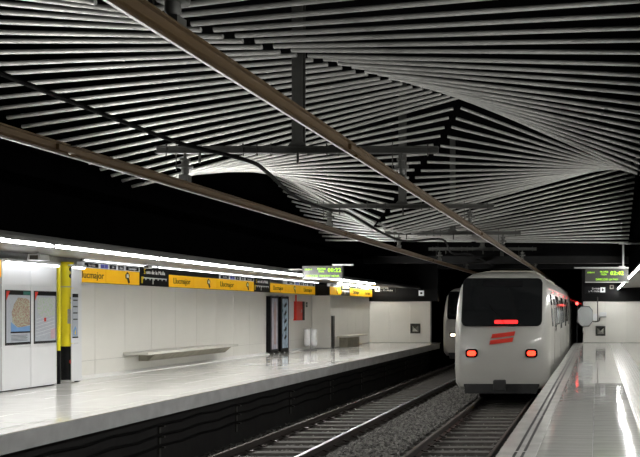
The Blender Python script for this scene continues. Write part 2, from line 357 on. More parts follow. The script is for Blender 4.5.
def ballast():
    b = MB()
    def stone(x, y, z, s):
        a = random.random() * 6.28; ca, sa = math.cos(a), math.sin(a)
        def q(u, v, w):
            u *= s * random.uniform(.6, 1.25); v *= s * random.uniform(.6, 1.25); w *= s * random.uniform(.5, 1.0)
            return (x + u*ca - v*sa, y + u*sa + v*ca, z + w)
        b.add([q(1,0,0), q(0,1,0), q(-1,0,0), q(0,-1,0), q(.3,.3,1), q(-.3,-.3,-1)], [(0,1,4),(1,2,4),(2,3,4),(3,0,4),(1,0,5),(2,1,5),(3,2,5),(0,3,5)])
    def base(x):
        if -5.05 < x < -3.75: return RT - .135 + .05 * math.cos((x + 4.4) / .65 * 1.57)
        return RT - .225
    n = 0
    for _ in range(21000):
        y = 11 + 30 * random.random() ** 1.25
        if random.random() < .62: x = random.uniform(-5.1, -3.7)
        else: x = random.uniform(-7.7, -1.2)
        stone(x, y, base(x), random.uniform(.026, .058))
    # the bed the stones lie on
    xs = [-8.1, -7.4, -5.4, -5.05, -4.7, -4.4, -4.1, -3.75, -3.4, -1.3, -.76]
    vs_ = [(x, y, base(x) - .015 if -7.9 < x < -1 else PIT) for y in (3, 94) for x in xs]; n = len(xs)
    b.add(vs_, [(k, k+1, k+1+n, k+n) for k in range(n-1)])
    return b
tag(obj('ballast', ballast(), M_BALL), 'grey crushed stone ballast between and under the tracks', 'gravel', kind='stuff')
# cables and brackets along the pit wall under the left platform
for z, lab in ((-.55, 'topmost'), (-.75, 'middle'), (-.95, 'lowest')):
    pts = [(LE - .50, 6 + .75*k, z + (-.02 if k % 2 else .015)) for k in range(46)]
    tag(obj('wall_cable', MB().tube(pts, .028, 6), M_RUBBER, smooth=True), lab + ' dark cable along the pit wall under the left platform', 'cable')
mbk = MB().box(-.05, 0, -.03, .03, -1.05, -.42).box(0, .09, -.03, .03, -.47, -.44).box(0, .09, -.03, .03, -.67, -.64).box(0, .09, -.03, .03, -.87, -.84).mesh('cable_bracket', M_DARKST)
for k in range(9):
    tag(link('cable_bracket', mbk, None, (LE - .52, 11.8 + 3.2*k, -.12)), 'dark steel cable bracket under the left platform edge, ' + ('farthest' if k == 8 else ORD[k] + ' from the camera' if k else 'nearest the camera'), 'bracket', 'brackets under the left platform')

# ---------------------------------------------------------------- trains
def train(x, y0, lab, lamp_mat, cars, red=True):
    t = thing('metro_train', lab, 'train', (x, y0, 0))
    half = [(1.20,-.62),(1.33,-.45),(1.35,0),(1.35,1.15),(1.31,1.75),(1.24,2.25),(1.12,2.50),(.92,2.63),(.55,2.70)]
    outline = half + [(-a, b) for a, b in reversed(half)]
    cx, cz = 0, 1.0
    def lean(z): return .42 * max(0, (z - 1.0) / 1.7) ** 1.2
    def nose(dy, inset):
        out = []
        for px, pz in outline:
            k = Vector((px - cx, pz - cz)); s = 1 - inset / max(abs(k.x), .9 if abs(k.y) < 1.2 else 1.2)
            q = Vector((px * (1 - inset / 1.35), cz + (pz - cz) * (1 - inset / 1.7)))
            out.append((q.x, dy + lean(q.y), q.y))
        return out
    for c in range(cars):
        b = MB(); n = len(outline); ya = c * 17.4
        rings = []
        if c == 0:
            rings = [nose(dy, i) for dy, i in ((.0, .21), (.02, .14), (.07, .075), (.17, .03), (.34, .008))] + [[(px, .95, pz) for px, pz in outline]]
        else: rings = [[(px * .97, ya, pz) for px, pz in outline], [(px, ya + .08, pz) for px, pz in outline]]
        rings += [[(px, ya + 16.8, pz) for px, pz in outline], [(px * .96, ya + 16.95, pz) for px, pz in outline]]
        b.add([p for r in rings for p in r], [(k*n + j, k*n + (j+1) % n, (k+1)*n + (j+1) % n, (k+1)*n + j) for k in range(len(rings)-1) for j in range(n)] + [tuple(range(n)), tuple((len(rings)-1)*n + j for j in reversed(range(n)))])
        body = obj('car_body', b, [M_TWHITE], t, smooth=True)
        obj('roof_unit', MB().prism([(-.8,2.66),(.8,2.66),(.7,2.84),(-.7,2.84)], 'y', ya + 3.0, ya + 7.5), M_TROOF, body)
        obj('roof_unit', MB().prism([(-.8,2.66),(.8,2.66),(.7,2.84),(-.7,2.84)], 'y', ya + 10, ya + 14), M_TROOF, body)
        obj('roof_skin', MB().prism([(1.10,2.515),(.925,2.645),(.55,2.716),(-.55,2.716),(-.925,2.645),(-1.10,2.515),(-1.0,2.50),(1.0,2.50)], 'y', ya + .95, ya + 16.8), M_TROOF, body)
        obj('underframe', MB().box(-1.15, 1.15, ya + .8, ya + 16.6, -.80, -.60), M_TUNDER, body)
        for yy in (2.6, 13.6):
            bg = obj('bogie', MB().box(-1.0, 1.0, ya + yy - .9, ya + yy + .9, -.78, -.55).box(-1.02, -.92, ya + yy - 1.3, ya + yy + 1.3, -.75, -.6).box(.92, 1.02, ya + yy - 1.3, ya + yy + 1.3, -.75, -.6), M_TUNDER, body)
            for w in (-1, 1):
                for s in (-1, 1): obj('wheel', MB().tube([(s*.70, ya + yy + w*.95, -.58), (s*.82, ya + yy + w*.95, -.58)], .42, 20), M_RAIL, bg, smooth=True)
        for s in (-1, 1):
            def side(y_, z0, z1, w, nm, m, par, th=.012):
                # a plate lying on the bodyside between heights z0 and z1
                def sx(z): return 1.35 if z <= 1.15 else (1.35 - .04*(z-1.15)/.6 if z <= 1.75 else 1.31 - .07*(z-1.75)/.5)
                zs = [z0] + [z for z in (1.15, 1.75) if z0 < z < z1] + [z1]
                vs_ = [(s*(sx(z) + e), yy, z) for z in zs for e in (-.02, th) for yy in (y_, y_ + w)]
                fs_ = [(0,1,3,2), tuple(4*(len(zs)-1) + k for k in (0,2,3,1))]
                for k in range(len(zs)-1):
                    a = 4*k; fs_ += [(a+2,a+3,a+7,a+6), (a,a+2,a+6,a+4), (a+1,a+5,a+7,a+3), (a,a+4,a+5,a+1)]
                return obj(nm, MB().add(vs_, fs_), m, par)
            side(ya + 1.0, 1.12, 2.06, .62, 'side_window', M_GLASS, body)
            for k in range(4):
                yd = ya + 2.2 + 3.85 * k
                for j in (0, 1):
                    dr = side(yd + .66 * j, -.02, 2.06, .64, 'door_leaf', M_TWHITE, t, .010)
                    side(yd + .66 * j + .1, .95, 1.95, .44, 'door_window', M_GLASS, dr, .016)
                side(yd + .58, 2.12, 2.16, .16, 'door_lamp', M_REDLED if red else M_HEAD, body, .02)
                if k < 3: side(yd + 1.75, 1.12, 2.06, 1.7, 'side_window', M_GLASS, body)
            side(ya + .95, 2.20, 2.235, 15.8, 'cantrail_stripe', M_RED, body, .004)
        if c: obj('gangway', MB().prism(rrect(-.75, .75, -.2, 2.2, .15), 'y', ya - .5, ya + .02), M_TUNDER, body)
    # the end face
    def facepoly(poly, m, nm, par, y_off=-.004, th=.03, sm=False):
        b = MB(); n = len(poly)
        f = [(px, lean(pz) - th + y_off, pz) for px, pz in poly]; k = [(px, lean(pz) + .03, pz) for px, pz in poly]
        b.add(f + k, [tuple(range(n))] + [(j, j+n, (j+1) % n + n, (j+1) % n) for j in range(n)])
        return obj(nm, b, m, par)
    def strips(x0, x1, z0, z1, r, nz=10):
        # rounded rectangle following the leaning face, as horizontal strips
        zs = sorted({z0 + (z1-z0)*k/nz for k in range(nz+1)} | {z0 + r*.3, z1 - r*.3, z0 + r*.05, z1 - r*.05})
        def ins(z):
            e = min(z - z0, z1 - z); return 0 if e >= r else r - math.sqrt(max(0, r*r - (r-e)**2))
        return [(x0 + ins(z), x1 - ins(z), z) for z in zs]
    def faceplate(x0, x1, z0, z1, r, m, nm, par, th=.03):
        st = strips(x0, x1, z0, z1, r); vs_ = []; fs_ = []
        for a, c, z in st: vs_ += [(a, lean(z) - th, z), (c, lean(z) - th, z), (a, lean(z) + .05, z), (c, lean(z) + .05, z)]
        for k in range(len(st)-1):
            o = 4*k; fs_ += [(o,o+1,o+5,o+4), (o,o+4,o+6,o+2), (o+1,o+3,o+7,o+5)]
        fs_ += [(0,2,3,1), tuple(4*(len(st)-1) + j for j in (0,1,3,2))]
        return obj(nm, MB().add(vs_, fs_), m, par)
    ws = faceplate(-1.12, 1.12, 1.15, 2.50, .14, M_GLASS, 'windscreen', t)
    faceplate(-.55, .55, 2.26, 2.40, .03, M_SIGNK if red else M_DEST, 'destination_display', ws, .04)
    wb = obj('wiper', MB().tube([(.1, lean(1.2) - .05, 1.2), (-.35, lean(1.75) - .05, 1.75)], .012, 6), M_RUBBER, ws)
    if red: faceplate(-.20, .45, 1.22, 1.32, .03, M_REDLED, 'red_marker_light', ws, .04)
    for s in (-1, 1):
        hs = obj('lamp_housing', MB().prism(rrect(s*.83 - .17, s*.83 + .17, .28, .52, .08), 'y', -.03, .10), M_GLASS, t)
        tag(obj('lamp_lens', MB().prism(rrect(s*.83 - .12, s*.83 + .12, .33, .47, .065), 'y', -.042, -.02), lamp_mat, hs), 'glowing red tail lamp' if red else 'lit warm headlamp')
    if red:
        for k in range(2): obj('red_emblem', MB().prism([(-.34 + .05*k, .64 + .17*k), (.30 + .05*k, .72 + .17*k), (.33 + .05*k, .84 + .17*k), (-.31 + .05*k, .76 + .17*k)], 'y', -.012, .02), M_RED, t)
    obj('lower_apron', MB().prism([(-.95,-.72),(.95,-.72),(1.05,-.5),(1.05,-.36),(-1.05,-.36),(-1.05,-.5)], 'y', .01, .25), M_TUNDER, t)
    cpl = obj('coupler', MB().tube([(0, .1, -.45), (0, -.42, -.45)], .09, 12), M_TUNDER, t, smooth=True)
    obj('coupler_head', MB().box(-.17, .17, -.55, -.38, -.60, -.30), M_TUNDER, cpl, bevel=.03)
    return t
train(-2.65, 800/36.0, 'white metro train with red tail lamps leaving beside the right platform', M_TAIL, 3, True)
train(-6.10, 38.5, 'white metro train with one warm headlamp showing, in the left tunnel mouth', M_HEAD, 1, False)

# ---------------------------------------------------------------- information panels at the left
IP = -11.55
def dpx(x, lat): return 800 * lat / (597 - x)
def info_panel(x0, x1, lab, poster, back=.004):
    y0, y1 = dpx(x0, 11.55), dpx(x1, 11.55); w = y1 - y0
    t = thing('information_panel', lab, 'panel', (IP, y0, 0))
    obj('body', MB().box(-.28, -.02, back, w - .004, .02, 2.60), M_WHITEP, t)
    obj('plinth', MB().box(-.26, -.04, back + .01, w - .02, 0, .03), M_SIGNK, t)
    obj('lower_sheet', MB().box(-.02, 0, .006, w - .006, .03, .86), M_WHITEP, t, bevel=.004)
    obj('upper_sheet', MB().box(-.02, 0, .006, w - .006, 2.09, 2.59), M_WHITEP, t, bevel=.004)
    obj('poster_surround', MB().box(-.02, -.006, .006, w - .006, .87, 2.08), M_WHITEP, t)
    poster(t, w)
    return t
M_MAPBG = mat('map_paper', (0.42, 0.45, 0.50), 0.35, 0, 0.12, 20)
M_MAPCITY = mat('map_city', (0.40, 0.42, 0.30), 0.4, 0, 0, 38, col2=(0.30, 0.16, 0.13), contrast=(.42, .58))
M_MAPSEA = mat('map_sea', (0.16, 0.32, 0.60), 0.4, 0, 0.1, 9)
M_MAPPARK = mat('map_park', (0.36, 0.48, 0.33), 0.4, 0, 0, 26, col2=(0.46, 0.46, 0.50), contrast=(.45, .6))
M_MAPPINK = mat('map_pink', (0.55, 0.38, 0.42), 0.4, 0, 0.2, 12)
M_TEAL = mat('teal_band', (0.02, 0.16, 0.13), 0.4, 0, 0.3, 9)
def frame(t, w):
    y0, y1 = .10, w - .03
    p = obj('poster', MB().box(-.006, .004, y0, y1, .92, 1.98), M_MAPBG, t)
    obj('header', MB().box(.004, .007, y0, y1, 1.90, 1.98), M_SIGNK, p)
    obj('footer', MB().box(.004, .007, y0, y1, .92, .955), M_SIGNK, p)
    for a in (y0 - .012, y1): obj('frame_bar', MB().box(-.006, .012, a, a + .012, .91, 1.99), M_DARKST, t)
    for a in (.905, 1.98): obj('frame_bar', MB().box(-.006, .012, y0 - .012, y1 + .012, a, a + .014), M_DARKST, t)
    obj('corner_mark', MB().prism([(y0, 1.975), (y0 + .10, 1.975), (y0, 1.78)], 'x', .006, .009), M_RED, p)
    return p, y0, y1
def poster_a(t, w):
    p, a, b = frame(t, w)
    obj('teal_title', MB().box(.006, .009, b - .2, b, 1.905, 1.975), M_TEAL, p)
    blob = [(a + .15, 1.55), (a + .22, 1.72), (a + .33, 1.85), (a + .52, 1.84), (b - .02, 1.80), (b - .01, 1.30), (a + .35, 1.24), (a + .18, 1.35)]
    obj('city_plan', MB().prism(blob, 'x', .004, .006), M_MAPCITY, p)
    obj('sea', MB().prism([(a + .13, 1.36), (a + .30, 1.25), (b - .01, 1.28), (b - .01, 1.17), (a + .13, 1.17)], 'x', .005, .008), M_MAPSEA, p)
    obj('legend_bar', MB().box(.005, .008, a + .12, b, 1.14, 1.17), M_SIGNK, p)
    for k in range(5): obj('legend_line', MB().box(.004, .006, a + .14, b - .08 - .03*(k % 2), 1.09 - .026*k, 1.098 - .026*k), M_DARKST, p)
def poster_b(t, w):
    p, a, b = frame(t, w)
    obj('street_plan', MB().prism([(a + .08, 1.86), (b - .03, 1.86), (b - .03, 1.5), (a + .25, 1.42), (a + .08, 1.55)], 'x', .004, .006), M_MAPPARK, p)
    obj('pink_district', MB().prism([(b - .16, 1.18), (b - .02, 1.22), (b - .02, 1.0), (b - .16, .99)], 'x', .004, .006), M_MAPPINK, p)
    obj('place_mark', MB().box(.005, .008, a + .28, a + .34, 1.36, 1.44), M_RED, p)
    for k in range(6): obj('street', MB().prism([(a + .05, 1.4 - .07*k), (b - .05, 1.52 - .075*k), (b - .05, 1.526 - .075*k), (a + .05, 1.406 - .07*k)], 'x', .004, .0055), M_WHITEP, p)
def poster_c(t, w):
    y0, y1 = .03, w - .14
    p = obj('poster', MB().box(-.006, .004, y0, y1, .98, 1.96), M_MAPBG, t)
    obj('header', MB().box(.004, .007, y0, y1, 1.88, 1.96), M_SIGNK, p); obj('footer', MB().box(.004, .007, y0, y1, .98, 1.01), M_SIGNK, p)
    for k in range(4): obj('text_block', MB().box(.004, .006, y0 + .02, y1 - .02, 1.80 - .14*k, 1.83 - .14*k), M_DARKST, p)
    o = obj('emblem', MB().prism([(y0 + .03, 1.04), (y1 - .05, 1.04), (y1 - .05, 1.15), ((y0 + y1)/2, 1.24), (y0 + .03, 1.15)], 'x', .004, .007), M_MAPSEA, p)
    obj('emblem_centre', MB().prism([(y0 + .06, 1.06), (y1 - .08, 1.06), ((y0 + y1)/2, 1.18)], 'x', .007, .009), M_INKY, p)
info_panel(2, 31, 'white enamel panel holding the city map with blue sea', poster_a)
info_panel(31, 56.5, 'white enamel panel holding the neighbourhood street map', poster_b)
info_panel(71.5, 82, 'narrow white panel with a slim notice, right of the yellow column', poster_c, .26)
M_TUBE3 = mat('fluorescent_tube_panels', (0.95, 0.97, 1.0), 0.4, emit=9.0, var=0.01)
for a, b, lab in ((4, 31, 'lit fluorescent batten above the city map panel'), (31.5, 58, 'lit fluorescent batten above the street map panel'), (71.5, 84, 'short lit batten above the narrow notice panel')):
    y0, y1 = dpx(a, 11.35), dpx(b, 11.35)
    t = thing('panel_lamp', lab, 'lamp', (-11.33, y0, 2.52))
    obj('glowing_tube', MB().tube([(0, .02, 0), (0, y1 - y0 - .02, 0)], .018, 8), M_TUBE3, t, smooth=True)
    obj('batten', MB().box(-.04, .04, 0, y1 - y0, .02, .07), M_WHITEP, t)
    obj('arm', MB().box(-.219, .0, y1 - y0 - .24, y1 - y0 - .20, .05, .07), M_WHITEP, t)
# yellow column
yc = 17.70
t = thing('round_column', 'yellow round column with a black foot between the map panels', 'column', (-11.72, yc, 0))
obj('yellow_shaft', MB().tube([(0,0,.78),(0,0,2.66)], .123, 24), M_YEL, t, smooth=True)
obj('black_foot', MB().tube([(0,0,.05),(0,0,.80)], .125, 24), M_SIGNK, t, smooth=True)
obj('steel_ring', MB().tube([(0,0,0),(0,0,.06)], .130, 24), M_STEEL, t, smooth=True)
obj('steel_band', MB().tube([(0,0,2.10),(0,0,2.125)], .128, 24), M_STEEL, t, smooth=True)
def on_col(a, z, r, m, nm, thick=.014):
    c = Vector((.125*math.cos(a), .125*math.sin(a), z)); nrm = Vector((math.cos(a), math.sin(a), 0))
    return obj(nm, MB().tube([c - nrm*.02, c + nrm*thick], r, 16), m, t, smooth=True)
on_col(R(-12), .46, .06, M_RED, 'red_disc'); on_col(R(-12), .46, .02, M_INKW, 'white_mark', .018)
for z in (2.35, 2.50): on_col(R(-12), z, .06, M_INKK, 'black_disc'); on_col(R(-12), z, .03, M_YEL, 'disc_hole', .018)
obj('call_point', MB().box(.06, .142, -.10, .02, 1.30, 1.62), M_STEEL, t, bevel=.01)
text('SOS', .06, (.128, -.05, 1.86), FACE_X, M_INKK, t); text('Info', .05, (.128, -.05, 1.76), FACE_X, M_INKK, t)
tag(obj('yellow_upright', MB().tube([(0,0,.72),(0,0,2.6)], .035, 12).tube([(0,0,0),(0,0,.72)], .035, 12, 1), [M_YEL, M_SIGNK], None, (-11.66, 17.33, 0), smooth=True), 'thin yellow upright with black lower end left of the yellow column', 'pipe')  # slim round upright, yellow above and black below

# ---------------------------------------------------------------- signs along the left wall
def arrow_man(t, y, zc, s):
    k = 2.4 * s
    obj('pictogram', MB().prism([(y - .05*k, zc + .10*s), (y, zc + .2*s), (y + .05*k, zc + .10*s), (y + .035*k, zc - .02*s), (y + .06*k, zc - .16*s), (y + .02*k, zc - .2*s), (y - .01*k, zc - .04*s), (y - .045*k, zc - .02*s)], 'x', .0, .006), M_INKK, t)
    obj('pictogram_white', MB().prism([(y - .028*k, zc), (y + .028*k, zc), (y + .022*k, zc + .12*s), (y - .022*k, zc + .12*s)], 'x', .006, .009), M_INKW, t)
def yellow_sign(xa, xb, lat, lab, what, top=2.57):
    y0, y1 = dpx(xa, lat), dpx(xb, lat); w = y1 - y0
    t = thing('station_sign', lab, 'sign', (-lat, y0, 0))
    obj('box', MB().box(-.12, -.012, .004, w - .004, 2.23, top), M_SIGNK, t)
    f = obj('face', MB().box(-.012, 0, .008, w - .008, 2.235, top - .004), M_SIGNY, t, bevel=.003)
    zc = (2.235 + top) / 2
    if what == 'name': text('Llucmajor', min(.23, w / 4.0), (.003, w/2, zc), FACE_X, M_INKK, t)
    elif what == 'man': arrow_man(t, w * .62, zc, .72)
    return t
def black_board(xa, xb, lat, lab):
    y0, y1 = dpx(xa, lat), dpx(xb, lat); w = y1 - y0
    t = thing('route_board', lab, 'sign', (-lat, y0, 0))
    obj('box', MB().box(-.12, -.012, .004, w - .004, 2.23, 2.70), M_SIGNK, t)
    obj('face', MB().box(-.012, 0, .008, w - .008, 2.235, 2.695), M_SIGNK, t, bevel=.003)
    text('S', .19, (.003, .08*w + .05, 2.59), FACE_X, M_INKY, t, align='LEFT')
    text('om de la Molla', .15, (.003, .08*w + .17, 2.585), FACE_X, M_INKW, t, align='LEFT', sx=min(1, w*.62/.85))
    obj('line', MB().box(0, .004, .08, w - .12, 2.42, 2.445), M_INKW, t); obj('line_start', MB().box(0, .006, .06, .16, 2.40, 2.46), M_INKY, t)
    obj('line_mark', MB().box(0, .005, .06, .12, 2.29, 2.40), M_INKY, t)
    for k in range(6):
        yy = .25 + (w - .42) * k / 5; obj('stop_tick', MB().box(0, .005, yy, yy + .03, 2.38, 2.42), M_INKW, t)
    obj('branch', MB().box(0, .005, w * .42, w * .42 + .03, 2.28, 2.42), M_INKW, t)
    return t
def white_strip(xa, xb, lat, lab, plates):
    y0, y1 = dpx(xa, lat), dpx(xb, lat); w = y1 - y0
    t = thing('direction_strip', lab, 'sign', (-lat, y0, 0))
    obj('box', MB().box(-.12, 0, .004, w - .004, 2.575, 2.70), M_SIGNW, t)
    for a, b, txt, m in plates:
        p = obj('plate', MB().box(-.004, .004, a*w, b*w, 2.584, 2.682), m, t)
        if txt: text(txt, .085, (.007, (a+b)/2*w, 2.632), FACE_X, M_INKW, p)
    return t
S1 = 11.70; S2 = 10.95
yellow_sign(-30, 1.5, 11.5, 'yellow sign cut by the left picture edge beside the map panels', '')
yellow_sign(76, 106, S1, 'yellow sign with the station name half hidden by the notice panel', 'name')
yellow_sign(106, 139.6, S1, 'yellow sign with a pictogram nearest the notice panel', 'man')
black_board(140, 169, S1, 'larger black route board with white line diagram above the long bench')
yellow_sign(169, 194, S1, 'yellow sign with the station name right of the larger route board', 'name')
yellow_sign(194, 217, S1, 'yellow pictogram sign in the middle of the wall above the bench', 'man')
yellow_sign(217, 236.5, S1, 'yellow sign with the station name under a white direction strip', 'name')
yellow_sign(236.5, 254, S1, 'yellow pictogram sign left of the smaller route board', 'man')
black_board(254, 270, S1, 'smaller black route board left of the advertising cases')
yellow_sign(270.3, 285.5, S1, 'yellow sign with the station name above the advertising cases', 'name')
yellow_sign(285.5, 300, S1, 'yellow pictogram sign between advertising cases and red cabinet', 'man')
yellow_sign(300, 315.3, S1, 'last yellow sign with the station name before the pier', 'name')
yellow_sign(330, 341, S2, 'small yellow pictogram sign just right of the pier', 'man')
black_board(341, 350, S2, 'tiny black route board on the far wall beyond the pier')
yellow_sign(350, 362, S2, 'yellow sign with the station name above the far bench', 'name')
yellow_sign(362, 373, S2, 'farthest yellow sign with the station name in the corner', 'name')
pl = [(.04, .26, 'Sortida', M_SIGNK), (.30, .42, 'i', M_BLUE), (.45, .56, 'L4', M_SIGNK), (.60, .70, 'Bus', M_SIGNK), (.74, .98, 'Llucmajor', M_SIGNK)]
white_strip(82, 139.6, S1, 'white direction strip with black plates nearest the notice panel', pl)
struct('trim_3', MB().box(-S1 - .12, -S1, dpx(169.3, S1), dpx(219, S1), 2.575, 2.70), M_SIGNK, 'blank black header above two yellow signs')
white_strip(219, 254, S1, 'white direction strip with black plates left of the smaller route board', pl)
white_strip(286, 315, S1, 'white direction strip with plates just before the pier', pl)
white_strip(330, 341, S2, 'tiny white direction strip just beyond the pier', pl[:1] + pl[-1:])
white_strip(356, 373, S2, 'white direction strip in the far left corner', pl[:1] + pl[-1:])
struct('trim_4', MB().box(LW + .16, LW2 - .02, 33.2, 33.3, 2.2, 2.66), M_SIGNK, 'black header across the face of the pier')
# small boxes under the canopy
for px, lat, s, lab in ((38.5, 11.0, 1.0, 'white loudspeaker box hanging above the map panels'), (148, 11.2, .6, 'small white loudspeaker box above the larger route board')):
    t = thing('loudspeaker', lab, 'loudspeaker', (-lat, dpx(px, lat), 2.74))
    obj('housing', MB().prism([(-.12*s,-.04), (.12*s,-.04), (.14*s,-.17*s), (-.14*s,-.17*s)], 'y', -.13*s, .13*s), M_WHITEP, t, bevel=.01)
    obj('grille', MB().box(-.08*s, .08*s, -.135*s, -.13*s, -.15*s, -.07*s), M_DARKST, t); obj('stem', MB().tube([(0,0,.02),(0,0,-.05)], .02, 8), M_WHITEP, t)

# ---------------------------------------------------------------- furniture of the left platform
y0, y1 = dpx(145, 11.3), dpx(236, 11.3)
t = thing('wall_bench', 'long pale stone bench fixed to the wall above the left platform', 'bench', (0, 0, 0))
obj('seat_slab', MB().box(LW, -11.22, y0, y1, .47, .54), M_STONE, t, bevel=.012)
obj('support_block', MB().prism([(LW, .28), (-11.62, .28), (-11.40, .47), (LW, .47)], 'y', y0 + .7, y1 - .05), M_BENCHB, t)
t = thing('wall_bench', 'short pale bench on a solid block beyond the pier', 'bench', (0, 0, 0))
obj('seat_slab', MB().box(LW2, -10.60, dpx(338, 11.05), dpx(368, 10.6), .42, .50), M_STONE, t, bevel=.012)
obj('support_block', MB().box(LW2, -10.72, dpx(340.5, 11.05), dpx(362, 10.6), 0, .42), M_BENCHB, t)
M_ADA = mat('advert_pale', (0.50, 0.47, 0.50), 0.3, 0, 0, 3, col2=(0.20, 0.22, 0.32), stretch=(1, 3, 1), contrast=(.3, .6))
M_ADB = mat('advert_blue', (0.45, 0.58, 0.70), 0.3, 0, 0, 4, col2=(0.10, 0.18, 0.26), stretch=(1, 2, 1), contrast=(.36, .55))
M_SKIN = mat('advert_figure', (0.42, 0.28, 0.24), 0.3, 0, 0.3, 9)
for xa, xb, m, lab in ((271.5, 279.8, M_ADA, 'tall black framed advertising case with a pale figure, left of its twin'), (282.2, 290, M_ADB, 'tall black framed advertising case with a blue white poster')):
    ya, yb = dpx(xa, 11.66), dpx(xb, 11.66); w = yb - ya
    t = thing('advertising_case', lab, 'advert', (LW + .01, ya, 0))
    obj('case', MB().box(0, .15, 0, w, .08, 2.10), M_SIGNK, t, bevel=.01)
    p = obj('poster', MB().box(.15, .158, .12, w - .12, .18, 2.02), m, t)
    if m is M_ADA: obj('figure', MB().prism([(w*.42,.35),(w*.62,.35),(w*.60,1.1),(w*.68,1.5),(w*.58,1.72),(w*.56,1.9),(w*.46,1.9),(w*.45,1.72),(w*.36,1.5),(w*.44,1.1)], 'x', .158, .162), M_SKIN, p)
    else:
        for k in range(5): obj('poster_stroke', MB().prism([(w*.35, 1.75 - .3*k), (w*.6, 1.9 - .3*k), (w*.68, 1.8 - .3*k), (w*.45, 1.68 - .3*k)], 'x', .158, .162), M_SIGNK, p)
    for a in (.1, w - .2): obj('foot', MB().box(.02, .2, a, a + .1, 0, .08), M_DARKST, t)
    for a in (.12, w - .12): obj('top_clip', MB().box(.1, .19, a - .04, a + .04, 2.10, 2.13), M_STEEL, t)
ya, yb = dpx(296, 11.76), dpx(304, 11.76)
t = thing('hose_cabinet', 'red fire hose cabinet on the wall before the pier', 'cabinet', (LW, ya, 0))
obj('body', MB().box(0, .12, 0, yb - ya, 1.19, 1.94), M_RED, t, bevel=.008)
obj('side_plate', MB().box(.0, .125, yb - ya - .22, yb - ya + .01, 1.19, 1.94), M_SIGNK, t)
obj('handle', MB().box(.12, .14, .5, .53, 1.5, 1.62), M_STEEL, t); obj('pipe', MB().tube([(.06, .1, 1.94), (.06, .1, 2.2)], .03, 8), M_RED, t)
tag(obj('notice_board', MB().box(LW, LW + .02, dpx(290.5, 11.8), dpx(295, 11.8), 1.25, 1.92), M_WHITEP, bevel=.005), 'blank white notice board left of the red hose cabinet', 'board')
t = thing('exit_plate', 'tiny dark green plate right of the red hose cabinet', 'sign', (LW, dpx(307.2, 11.8), 0))
obj('plate', MB().box(0, .02, 0, .16, 1.72, 1.92), mat('green_plate', (0.01, 0.06, 0.03), .4, 0, .2, 5), t, bevel=.004); obj('arrow', MB().prism([(.03, 1.82), (.09, 1.87), (.09, 1.77)], 'x', .02, .024), M_INKW, t)
t = thing('bin_stand', 'litter stand with two white bags beside the pier', 'litter bin', (-11.42, 31.9, 0))
obj('base_ring', MB().tube([(.24*math.cos(R(20*k)), .24*math.sin(R(20*k)), .02) for k in range(19)], .02, 6, cap=False), M_STEEL, t, smooth=True)
obj('post', MB().tube([(0,0,0),(0,0,.9)], .02, 8), M_STEEL, t, smooth=True)
for s in (-1, 1):
    c = (.115 * s, .06 * s); ring = obj('bag_ring', MB().tube([(c[0] + .11*math.cos(R(30*k)), c[1] + .11*math.sin(R(30*k)), .84) for k in range(13)], .012, 6, cap=False), M_STEEL, t, smooth=True)
    obj('bag', MB().tube([(*c,.85),(*c,.82),(*c,.6),(*c,.35),(*c,.2),(*c,.14)], [.115,.115,.11,.125,.11,.04], 14), M_BAG, t, smooth=True)
    obj('arm', MB().tube([(0,0,.84),(c[0]*.2, c[1]*.2,.84)], .012, 6), M_STEEL, ring)
t = thing('meter_cabinet', 'tall narrow dark grey cabinet on the wall just beyond the pier', 'cabinet', (LW2 + .001, 33.40, 0))
obj('body', MB().box(0, .07, 0, .24, .06, 1.36), M_DARKST, t, bevel=.008); obj('door', MB().box(.07, .08, .02, .22, .1, 1.32), M_DARKST, t); obj('lock', MB().tube([(.08,.18,.8),(.09,.18,.8)], .015, 8), M_STEEL, t); obj('foot', MB().box(.01, .06, .02, .22, 0, .06), M_DARKST, t)

# ---------------------------------------------------------------- fittings on the end walls
for x, z, lab in ((-8.85, .70, 'square steel pyramid plate on the left end wall'), (.17, .58, 'square steel pyramid plate on the right end wall under the mirror')):
    t = thing('steel_plate', lab, 'plate', (x, END, z))
    for a, b, c, d in ((-.24, .24, .19, .24), (-.24, .24, -.24, -.19), (-.24, -.19, -.19, .19), (.19, .24, -.19, .19)):
        obj('frame_bar', MB().box(a, b, -.05, 0, c, d), M_DARKST, t)
    obj('pyramid', MB().add([(-.19,-.01,-.19),(.19,-.01,-.19),(.19,-.01,.19),(-.19,-.01,.19),(0,-.16,0)], [(0,1,4),(1,2,4),(2,3,4),(3,0,4),(3,2,1,0)]), mat('polished_steel', (0.6, 0.6, 0.58), 0.18, 1.0, 0.1, 9), t)
def exit_sign(xa, z, lab, left):
    t = thing('exit_sign', lab, 'sign', (xa, END - .06, z))
    obj('board', MB().box(-.05, 1.0, -.03, 0, -.16, .16), M_SIGNK, t)
    xb = .12 if left else .83
    obj('arrow_box', MB().box(xb - .12, xb + .12, -.036, -.03, -.12, .12), M_SIGNW, t)
    s = -1 if left else 1
    obj('arrow', MB().prism([(xb + .07*s, 0), (xb - .04*s, .08), (xb - .04*s, -.08)], 'y', -.04, -.036), M_INKK, t)
    text('Sortida', .13, (.28 if left else .68, -.034, .06), FACE_Y, M_INKW, t, align='LEFT' if left else 'RIGHT')
    text('c. Pi i Molist', .12, (.28 if left else .68, -.034, -.07), FACE_Y, M_INKW, t, align='LEFT' if left else 'RIGHT', sx=1 if left else .9)
exit_sign(-10.80, 2.62, 'black exit sign with white arrow box left of its text, far left corner', True)
exit_sign(-.55, 2.58, 'black exit sign with white arrow box right of its text, above the mirror', False)
